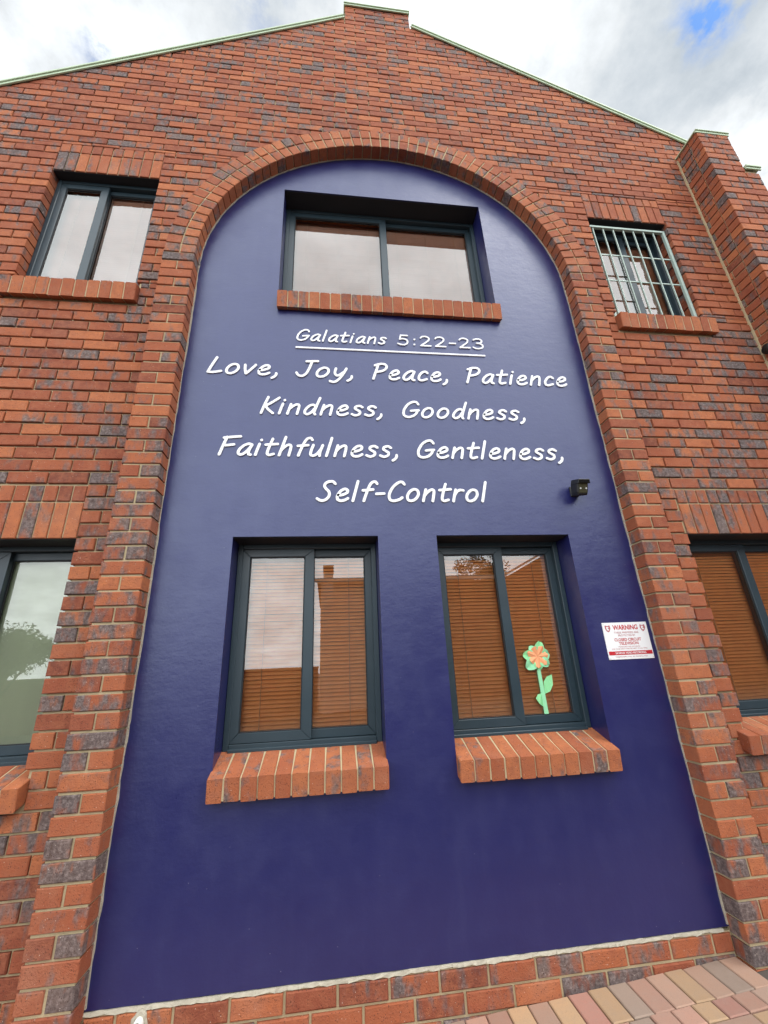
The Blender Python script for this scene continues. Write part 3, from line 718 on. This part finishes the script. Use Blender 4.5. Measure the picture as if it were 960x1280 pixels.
def stroke(mb, pts, hw, y, th=0.006):
    """one flat-faced raised stroke with round ends and a small rounded edge; pts in (x,z)"""
    P2 = [Vector(p) for p in pts]; L = []; R = []; n = len(P2)
    for i, p in enumerate(P2):
        t = (P2[min(i + 1, n - 1)] - P2[max(i - 1, 0)])
        t = t.normalized() if t.length > 1e-9 else Vector((1, 0)); nn = Vector((-t.y, t.x)); L.append((p, t, nn))
    ring = []
    p, t, nn = L[0]; ring += [p + (nn * math.cos(a) - t * math.sin(a)) * hw for a in [math.pi * k / 8 for k in range(9)]][::1]
    ring += [p - nn * hw for p, t, nn in L[1:-1]]
    p, t, nn = L[-1]; ring += [p + (-nn * math.cos(a) + t * math.sin(a)) * hw for a in [math.pi * k / 8 for k in range(9)]]
    # strip mesh: cross sections along the stroke
    LIFT[0] = (LIFT[0] + 0.00023) % 0.0023
    prof = [(-1.0, 0.0), (-1.0, 0.86), (-0.93, 1.0), (0.93, 1.0), (1.0, 0.86), (1.0, 0.0)]
    vs = []; secs = []
    closed = (P2[0] - P2[-1]).length < 1e-6
    if closed:
        t = (P2[1] - P2[-2]).normalized(); nn = Vector((-t.y, t.x)); L[0] = (P2[0], t, nn); L[-1] = L[0]
    seq = [(p, nn, 1.0) for p, t, nn in L] if closed else [(L[0][0] - L[0][1] * hw * math.sin(a), L[0][2], math.cos(a)) for a in (1.45, 1.1, 0.75, 0.4)] + [(p, nn, 1.0) for p, t, nn in L] + [(L[-1][0] + L[-1][1] * hw * math.sin(a), L[-1][2], math.cos(a)) for a in (0.4, 0.75, 1.1, 1.45)]
    for c, nn, k in seq:
        for u, h in prof:
            q = c + nn * (u * hw * k); vs.append((q.x, y - h * (th + LIFT[0]), q.y))
    m = len(prof); fs = []
    for i in range(len(seq) - 1):
        for j in range(m - 1): fs.append((i * m + j, (i + 1) * m + j, (i + 1) * m + j + 1, i * m + j + 1))
    if not closed: fs += [tuple(range(m)), tuple(range((len(seq) - 1) * m, len(seq) * m))[::-1]]
    mb.add(vs, fs)
def word(parent, text, xa, xb, zb, cap, slant=0.19, hw=0.078):
    """one word as a part; its glyphs are fitted between xa and xb"""
    pen = 0; runs = []; mn, mx = 9, -9
    for ch in text:
        w, st = GL[ch]
        sl = slant if not (ch.isdigit() or ch in ':_') else 0.0
        for s in st:
            ps = [(pen + x + sl * z, z) for x, z in s]; ps = catmull(ps)
            runs.append((ps, ch)); mn = min(mn, min(p[0] for p in ps)); mx = max(mx, max(p[0] for p in ps))
        pen += w + 0.12
    h = cap * hw; sx = (xb - xa - 2 * h) / (mx - mn)
    mb = MB()
    for ps, ch in runs: stroke(mb, [(xa + h + (x - mn) * sx, zb + z * cap) for x, z in ps], h * (1.25 if ch == ':' else 1.0), PY - 0.001)
    o = mb.build('word', WHITE, parent); return o
def line(label, words, zb, cap, underline=None, slants=None):
    root = thing('wall_lettering', label, 'lettering', ((words[0][1] + words[-1][2]) / 2, PY, zb), 'white lettering on the navy panel')
    for t, a, b in words:
        o = word(root, t, a, b, zb, cap if not t[0].isdigit() else cap * 0.94, hw=0.070 if cap > 0.12 else 0.068); o['label'] = 'white raised word ' + t.replace('_', '-').strip(',')
    if underline:
        mb = MB(); mb.box(underline[0], underline[1], PY - 0.008, PY - 0.001, underline[2] - 0.008, underline[2] + 0.008, ch=0.002); mb.build('underline', WHITE, root)
line('white raised lettering Galatians 5:22-23 with a line under it', [('Galatians', 0.768, 1.452), ('5:22_23', 1.530, 2.222)], -0.684, 0.100, (0.764, 2.224, -0.752))
line('white raised lettering Love, Joy, Peace, Patience, longest line at its top', [('Love,', 0.158, 0.646), ('Joy,', 0.770, 1.186), ('Peace,', 1.326, 1.900), ('Patience', 2.040, 2.856)], -1.010, 0.134)
line('white raised lettering Kindness, Goodness,', [('Kindness,', 0.541, 1.390), ('Goodness,', 1.534, 2.458)], -1.330, 0.130)
line('white raised lettering Faithfulness, Gentleness,', [('Faithfulness,', 0.294, 1.484), ('Gentleness,', 1.618, 2.690)], -1.654, 0.134)
line('white raised lettering Self-Control above the two lower windows', [('Self-Control', 0.930, 2.090)], -1.978, 0.136)

# ------------------------------------------------------------------ warning sign
def text_mesh(mb, s, xc, zc, size, y, mi, width=None, bold=0.0, th=0.0006):
    cu = bpy.data.curves.new('t', 'FONT'); cu.body = s; cu.size = size; cu.align_x = 'CENTER'; cu.align_y = 'CENTER'; cu.offset = bold; cu.resolution_u = 3
    o = bpy.data.objects.new('t', cu); COL.objects.link(o); bpy.context.view_layer.update()
    me = bpy.data.meshes.new_from_object(o.evaluated_get(bpy.context.evaluated_depsgraph_get())); bpy.data.objects.remove(o)
    if not me.vertices: return
    xs = [v.co.x for v in me.vertices]; ys = [v.co.y for v in me.vertices]; k = width / (max(xs) - min(xs)) if width else 1
    mx, mz = (max(xs) + min(xs)) / 2, (max(ys) + min(ys)) / 2
    mb.add([(xc + (v.co.x - mx) * k, y, zc + (v.co.y - mz)) for v in me.vertices], [tuple(p.vertices) for p in me.polygons], mi)
def warning_sign():
    x0, x1, z0, z1 = 2.711, 3.012, -3.016, -2.798; xc = (x0 + x1) / 2
    root = thing('warning_sign', 'white plastic warning sign with red closed circuit television text on the navy panel', 'sign', (xc, PY, z0))
    mb = MB(); mb.box(x0, x1, PY - 0.004, PY - 0.0005, z0, z1, ch=0.001); mb.build('plate', SIGNW, root)
    y = PY - 0.0048; t = MB()
    text_mesh(t, 'WARNING', xc, z1 - 0.030, 0.040, y, 0, 0.168, 0.0010)
    t.build('heading', SIGNR, root); t = MB()
    text_mesh(t, 'THESE PREMISES ARE', xc, z1 - 0.061, 0.0165, y, 1, 0.165)
    text_mesh(t, 'PROTECTED BY', xc, z1 - 0.078, 0.0165, y, 1, 0.115)
    text_mesh(t, 'CLOSED CIRCUIT', xc, z1 - 0.103, 0.024, y, 0, 0.180, 0.0005)
    text_mesh(t, 'TELEVISION', xc, z1 - 0.125, 0.024, y, 0, 0.130, 0.0005)
    t.build('lettering', [SIGNR, SIGNP], root); t = MB()
    text_mesh(t, 'MONITORED AND RECORDED', xc, z1 - 0.145, 0.010, y, 1, 0.145)
    text_mesh(t, 'FOR YOUR SAFETY AND SECURITY AT ALL TIMES', xc, z1 - 0.157, 0.010, y, 1, 0.235)
    text_mesh(t, 'TRESPASSERS WILL BE PROSECUTED', xc, z1 - 0.203, 0.010, y, 1, 0.215)
    t.build('small_print', [SIGNR, SIGNP], root)
    b = MB(); zc = z1 - 0.181; b.add([(x0 + 0.006, y, zc - 0.011), (x1 - 0.006, y, zc - 0.011), (x1 - 0.006, y, zc + 0.011), (x0 + 0.006, y, zc + 0.011)], [(0, 1, 2, 3)], 0)
    text_mesh(b, '24 HOUR VIDEO RECORDING', xc, zc, 0.0165, y - 0.0006, 1, 0.205, 0.0003); b.build('red_band', [SIGNR, SIGNW], root)
    for s in (-1, 1):
        e = MB(); cx, cz = xc + s * 0.118, z1 - 0.034
        sh = [(-0.016, 0.019), (0.0, 0.014), (0.016, 0.019), (0.018, 0.0), (0.010, -0.016), (0.0, -0.023), (-0.010, -0.016), (-0.018, 0.0)]
        e.add([(cx + u, y, cz + v) for u, v in sh], [tuple(range(8))], 0)
        e.add([(cx + u, y - 0.0006, cz + v) for u, v in ((-0.010, 0.010), (0.008, 0.008), (-0.002, -0.002), (0.009, -0.006), (0.0, -0.015), (-0.009, -0.006))], [(0, 2, 1), (0, 5, 2), (2, 5, 3), (3, 5, 4)], 1)
        e.build('emblem', [SIGNP, SIGNW], root)
    for a in (x0 + 0.008, x1 - 0.008):
        for b_ in (z0 + 0.008, z1 - 0.008): sc = MB(); sc.tube([(a, PY - 0.003, b_), (a, PY - 0.0055, b_)], 0.003, 8); sc.build('screw', CHROME, root)
warning_sign()

# ------------------------------------------------------------------ black light fitting on the panel
def light_fitting():
    c = Vector((2.718, 0.0, -1.905)); root = thing('security_light', 'small black hooded security light fixed to the navy panel beside the lettering', 'security light', (c.x, PY, c.z))
    b = MB(); b.prism([(c.x - 0.030, c.z - 0.035), (c.x + 0.030, c.z - 0.035), (c.x + 0.030, c.z + 0.035), (c.x - 0.030, c.z + 0.035)], PY - 0.014, PY - 0.0005, ch=0.004); b.build('wall_plate', BLACK, root)
    a = MB(); a.tube([(c.x, PY - 0.012, c.z + 0.01), (c.x, PY - 0.05, c.z + 0.012)], 0.015, 12); a.build('arm', BLACK, root)
    bd = MB()
    w, h = 0.041, 0.051
    tl = math.radians(18)
    def fr(u, d, ww):                                   # tilt the head a little downwards
        y, z = d, ww; return (c.x + u, PY - 0.07 + (y * math.cos(tl) - z * math.sin(tl)), c.z + (y * math.sin(tl) + z * math.cos(tl)))
    out = [(-w * 0.8, -h), (w * 0.8, -h), (w * 0.95, -h * 0.6), (w, h * 0.6), (w * 0.9, h), (-w * 0.9, h), (-w, h * 0.6), (-w * 0.95, -h * 0.6)]
    bd.prism(out, -0.045, 0.035, ch=0.008, fr=fr); bd.build('housing', BLACK, root)
    hd = MB(); hd.prism([(-w * 1.07, h * 0.55), (-w * 0.95, h * 1.10), (w * 0.95, h * 1.10), (w * 1.07, h * 0.55), (w * 1.0, h * 0.55), (w * 0.88, h * 1.0), (-w * 0.88, h * 1.0), (-w * 1.0, h * 0.55)], -0.060, 0.03, ch=0.002, fr=fr); hd.build('hood', BLACK, root)
    ln = MB(); ln.prism([(-w * 0.70, -h * 0.72), (w * 0.70, -h * 0.72), (w * 0.76, h * 0.74), (-w * 0.76, h * 0.74)], -0.0485, -0.043, ch=0.002, fr=fr); ln.build('lens', SMOKE, root)
    for s in (-1, 1):
        l = MB(); l.prism([(s * 0.020 + 0.006 * math.cos(k * math.pi / 4), -0.006 + 0.006 * math.sin(k * math.pi / 4)) for k in range(8)], -0.0505, -0.047, ch=0.001, fr=fr); l.build('lamp_chip', CHROME, root)
light_fitting()

# ------------------------------------------------------------------ paper flower on the window pane
def flower():
    yg = W['LR'][2][4] - 0.004; c = (2.348, yg, -2.980)
    root = thing('paper_flower', 'green and peach folded paper flower stuck on the window pane', 'paper flower', (2.355, yg, -3.31))
    def petal(mb, ang, r0, r1, w, y0, lift, mi=0):
        d = Vector((math.cos(ang), math.sin(ang))); n = Vector((-d.y, d.x)); vs = []; m = 9
        for i in range(m):
            t = i / (m - 1); hw = w * math.sin(math.pi * (0.12 + 0.80 * t)) ** 0.8; rr = r0 + (r1 - r0) * t
            for u in (-1, 0, 1): vs.append((c[0] + d.x * rr + n.x * hw * u, y0 - lift * math.sin(math.pi * t) - (0.006 if u else 0.0) * (0.3 + t), c[2] + d.y * rr + n.y * hw * u))
        mb.add(vs, [(3 * i + j, 3 * i + j + 1, 3 * i + 3 + j + 1, 3 * i + 3 + j) for i in range(m - 1) for j in (0, 1)], mi, smooth=False)
    for k in range(7):
        pb = MB(); petal(pb, math.radians(15 + k * 360 / 7), 0.015, 0.090 + 0.014 * math.sin(k * 2.1), 0.034 + 0.005 * math.cos(k * 1.7), yg - 0.004 - 0.0007 * k, 0.012); pb.build('green_petal', MINT if k % 2 else MINT2, root)
    for k in range(7):
        pb = MB(); a = math.radians(5 + k * 360 / 7); d = Vector((math.cos(a), math.sin(a))); n = Vector((-d.y, d.x)); y0 = yg - 0.016
        pts = [(0, 0, 0.0), (0.054, -0.028, -0.001), (0.070 + 0.007 * math.sin(k * 2.6), 0.0, 0.012), (0.054, 0.027, -0.001)]
        pb.add([(c[0] + 0.004 + d.x * r + n.x * w, y0 - h - 0.0005 * k, c[2] + 0.004 + d.y * r + n.y * w) for r, w, h in pts], [(0, 1, 2), (0, 2, 3)]); pb.build('peach_petal', PEACH, root)
    s = MB(); s.prism([(2.337, -3.045), (2.360, -3.042), (2.369, -3.313), (2.342, -3.313)], yg - 0.012, yg - 0.004, ch=0.001); s.build('stem', MINT2, root)
    def leaf(pts, yo):
        l = MB(); m = len(pts) // 2
        vs = [(x, yg - 0.006 - yo * (i in (1, 2)), z) for i, (x, z) in enumerate(pts)]
        l.add(vs, [tuple(range(len(pts)))]); l.add([(x + 0.001, y + 0.0012, z) for x, y, z in vs], [tuple(range(len(pts)))[::-1]]); return l.build('leaf', MINT, root)
    leaf([(2.366, -3.20), (2.398, -3.187), (2.424, -3.150), (2.433, -3.088), (2.395, -3.100), (2.370, -3.130)], 0.010)
    leaf([(2.346, -3.275), (2.318, -3.255), (2.298, -3.222), (2.318, -3.200), (2.343, -3.196)], 0.010)
flower()

# ------------------------------------------------------------------ small pipe ends
def pvc_end():
    x, z = 0.232, -4.362; root = thing('drain_pipe_end', 'white plastic drain pipe end sticking out of the brick plinth', 'pipe end', (x, PY - 0.02, z))
    mb = MB(); seg = 20; vs = []; prof = [(0.0, 0.020), (0.030, 0.020), (0.033, 0.017), (0.030, 0.012), (0.008, 0.011), (0.006, 0.0)]
    for d, r in prof:
        for k in range(seg): a = 2 * math.pi * k / seg; vs.append((x + r * 0.95 * math.cos(a), PY - 0.012 - d, z + r * 1.25 * math.sin(a)))
    mb.add(vs, [(i * seg + k, i * seg + (k + 1) % seg, (i + 1) * seg + (k + 1) % seg, (i + 1) * seg + k) for i in range(len(prof) - 1) for k in range(seg)], smooth=True); mb.build('pipe', PVC, root)
    cb = MB(); n = 18
    ring = [(x + (0.030 + rnd.uniform(-.004, .008)) * math.cos(2 * math.pi * k / n), z + 0.004 + (0.034 + rnd.uniform(-.004, .008)) * math.sin(2 * math.pi * k / n)) for k in range(n)]
    cb.prism(ring, PY - 0.020, PY - 0.005, ch=0.006); cb.build('mortar_patch', SMEAR, root)
pvc_end()
def vent():
    x = PIER_X; y, z = 0.035, -0.60; root = thing('pipe_stub', 'black round pipe stub on the side of the brick buttress', 'pipe', (x, y, z))
    mb = MB(); mb.tube([(x + 0.01, y, z), (x - 0.035, y, z)], 0.040, 20); mb.build('pipe', BLACK, root)
    cp = MB(); cp.tube([(x - 0.036, y, z), (x - 0.05, y, z)], 0.046, 20); cp.build('cap', BLACK, root)
vent()

# ------------------------------------------------------------------ ground
def ground():
    mb = MB(); xs = [-150, -60, -20, -8, -3, -2, -1, 0, 1, 2, 3, 4, 5.5, 8, 20, 60, 150]; ys = [-150, -60, -25, -12, -6, -3, -1, 0.2, 3, 12, 40, 150]
    vs = [(x, y, ground_z(x) - 0.014) for y in ys for x in xs]; n = len(xs)
    mb.add(vs, [(j * n + i, j * n + i + 1, (j + 1) * n + i + 1, (j + 1) * n + i) for j in range(len(ys) - 1) for i in range(n - 1)])
    structure(mb.build('ground', PAVE_FAR))
    pv = MB(); g = 0.0025
    pal = [(0.40, 0.23, 0.17), (0.42, 0.25, 0.19), (0.33, 0.24, 0.19), (0.27, 0.22, 0.18), (0.47, 0.33, 0.18), (0.41, 0.27, 0.20), (0.40, 0.19, 0.15), (0.36, 0.24, 0.18), (0.44, 0.29, 0.21)]
    def paver(x0, x1, y0, y1):
        c = pal[rnd.randrange(len(pal))]; k_ = rnd.uniform(0.70, 1.0); c = (c[0] * k_ * 1.16, c[1] * k_ * 1.0, c[2] * k_ * 0.92); dz = rnd.uniform(-0.002, 0.002)
        tl = rnd.uniform(-.0012, .0012)
        vs = []
        for ins, h in ((0, -0.03), (0, -0.004), (0.004, 0.0)):
            for x, y in ((x0 + g + ins, y0 + g + ins), (x1 - g - ins, y0 + g + ins), (x1 - g - ins, y1 - g - ins), (x0 + g + ins, y1 - g - ins)): vs.append((x, y, ground_z(x) + dz + h + tl * (1 if x > (x0 + x1) / 2 else -1)))
        pv.add(vs, [(i, (i + 1) % 4, 4 + (i + 1) % 4, 4 + i) for i in range(4)] + [(4 + i, 4 + (i + 1) % 4, 8 + (i + 1) % 4, 8 + i) for i in range(4)] + [(8, 9, 10, 11)], 0, c)
    for i in range(30): x = 0.02 + i * 0.1 + 0.012; paver(x, x + 0.1, WY - 0.012 - 0.2, WY - 0.012)
    for i in range(20): x = 3.28 + i * 0.1; paver(x, x + 0.1, WY - 0.012 - 0.2, WY - 0.012)
    for i in range(20): x = -0.24 - i * 0.1; paver(x - 0.1, x, WY - 0.012 - 0.2, WY - 0.012)
    yb = WY - 0.212; i = 0
    for i in range(75): x = -2.2 + i * 0.1; paver(x, x + 0.1, yb - 0.1, yb)
    yb -= 0.1
    for r in range(9):
        off = -2.2 - (0.1 if r % 2 else 0)
        for i in range(39): paver(off + i * 0.2, off + i * 0.2 + 0.2, yb - 0.1, yb)
        yb -= 0.1
    structure(pv.build('paving', PAVER))
ground()

# ------------------------------------------------------------------ what the panes mirror: the far side of the yard
def neighbour():
    g = ground_z(20)
    root = thing('neighbour_house', 'low brick house with a tiled roof across the yard, mirrored in the lower panes', 'house', (16, -16, g))
    mb = MB(); yf, yb = -14.0, -22.0
    mb.box(0.5, 8.2, yb, yf, g - 0.3, 0.25); mb.box(0.5, 3.7, yf - 0.02, yf + 0.03, g - 0.3, 0.24, 1); mb.box(8.2, 32.0, yb, yf + 0.02, g - 0.3, 0.25); mb.prism([(8.2, 0.25), (32.0, 0.25), (20.1, 6.2)], yf + 0.02, yf - 0.3, ch=0.001); mb.build('wall', [FARBRICK, PLASTER], root)
    r = MB()
    r.add([(0.2, yf + 0.35, 0.34), (8.2, yf + 0.35, 0.34), (8.2, -18, 1.0), (0.2, -18, 1.0)], [(0, 1, 2, 3)]); r.add([(0.2, yb - 0.4, 0.34), (8.2, yb - 0.4, 0.34), (8.2, -18, 1.0), (0.2, -18, 1.0)], [(3, 2, 1, 0)])
    for xa, xb in ((7.8, 20.1), (32.4, 20.1)): r.add([(xa, yf + 0.3, 0.12), (xb, yf + 0.3, 6.32), (xb, yb - 0.3, 6.32), (xa, yb - 0.3, 0.12)], [(0, 1, 2, 3)])
    r.build('roof', FARTILE, root)
    f = MB(); f.box(0.2, 7.9, yf + 0.33, yf + 0.36, 0.22, 0.38); f.build('fascia', PLASTER, root)
    c = MB(); c.box(0.62, 1.0, yf + 0.02, yf + 0.3, -4.6, 0.62); c.box(0.6, 1.02, yf - 0.02, yf + 0.32, 0.62, 0.92, 1); c.build('chimney', [PLASTER, FARBRICK], root)
    for x in (3.0, 6.0):
        w = MB(); w.box(x, x + 1.4, yf - 0.05, yf + 0.02, -2.6, -1.2); o = w.build('window', FRAME, root)
neighbour()
def garden_wall():
    g = ground_z(-20); mb = MB(); mb.box(-30, 0.4, -15.0, -14.75, g - 0.3, -3.0); mb.box(-30.02, 0.42, -15.04, -14.71, -3.0, -2.93)
    tag(mb.build('garden_wall', FARBRICK, base=(-14, -15, g)), 'long low brick garden wall across the yard beside the neighbour house', 'wall')
garden_wall()
def tree(x, y, h, rad, leaf, label, seed, n=5200, trunk=0.16):
    r = random.Random(seed); g = ground_z(x); root = thing('tree', label, 'tree', (x, y, g), 'trees across the yard')
    tb = MB(); top = g + h * 0.55
    tb.tube([(x, y, g - 0.1), (x + r.uniform(-.1, .1), y, g + h * 0.25), (x + r.uniform(-.2, .2), y + r.uniform(-.2, .2), top)], [trunk, trunk * 0.8, trunk * 0.45], 8)
    cl = []
    for k in range(16):
        a = r.uniform(0, 6.283); e = r.uniform(-0.35, 1.0); rr = rad * r.uniform(0.45, 0.95)
        p = Vector((x + math.cos(a) * rr * math.cos(e), y + math.sin(a) * rr * math.cos(e), g + h * 0.66 + math.sin(e) * rr * 1.05)); cl.append((p, rad * r.uniform(0.25, 0.45)))
        s = Vector((x, y, g + h * r.uniform(0.3, 0.52))); tb.tube([s, s.lerp(p, 0.5) + Vector((0, 0, 0.15)), p], [trunk * 0.35, trunk * 0.2, 0.012], 5)
    tb.build('trunk', BARK, root)
    cb = MB()
    for i in range(n):
        p, cr = cl[r.randrange(len(cl))]; d = Vector((r.gauss(0, 1), r.gauss(0, 1), r.gauss(0, 0.8))).normalized() * cr * r.random() ** 0.45
        q = p + d; u = Vector((r.gauss(0, 1), r.gauss(0, 1), r.gauss(0, 1))).normalized(); v = u.orthogonal().normalized(); s = r.uniform(0.05, 0.12)
        cb.add([q - u * s, q + v * s * 0.5, q + u * s, q - v * s * 0.5], [(0, 1, 2, 3)], 0, (r.random(), 0, 0))
    cb.build('crown', leaf, root)
tree(-9.9, -13.0, 3.6, 1.35, LEAF2, 'olive green bushy tree in front of the garden wall', 3)
tree(10.7, -24.5, 8.9, 2.3, LEAF1, 'tall dark tree behind the neighbour house roof', 5)
tree(-5.5, -19.0, 2.6, 1.1, LEAF1, 'small dark round tree behind the garden wall', 8, 3500)
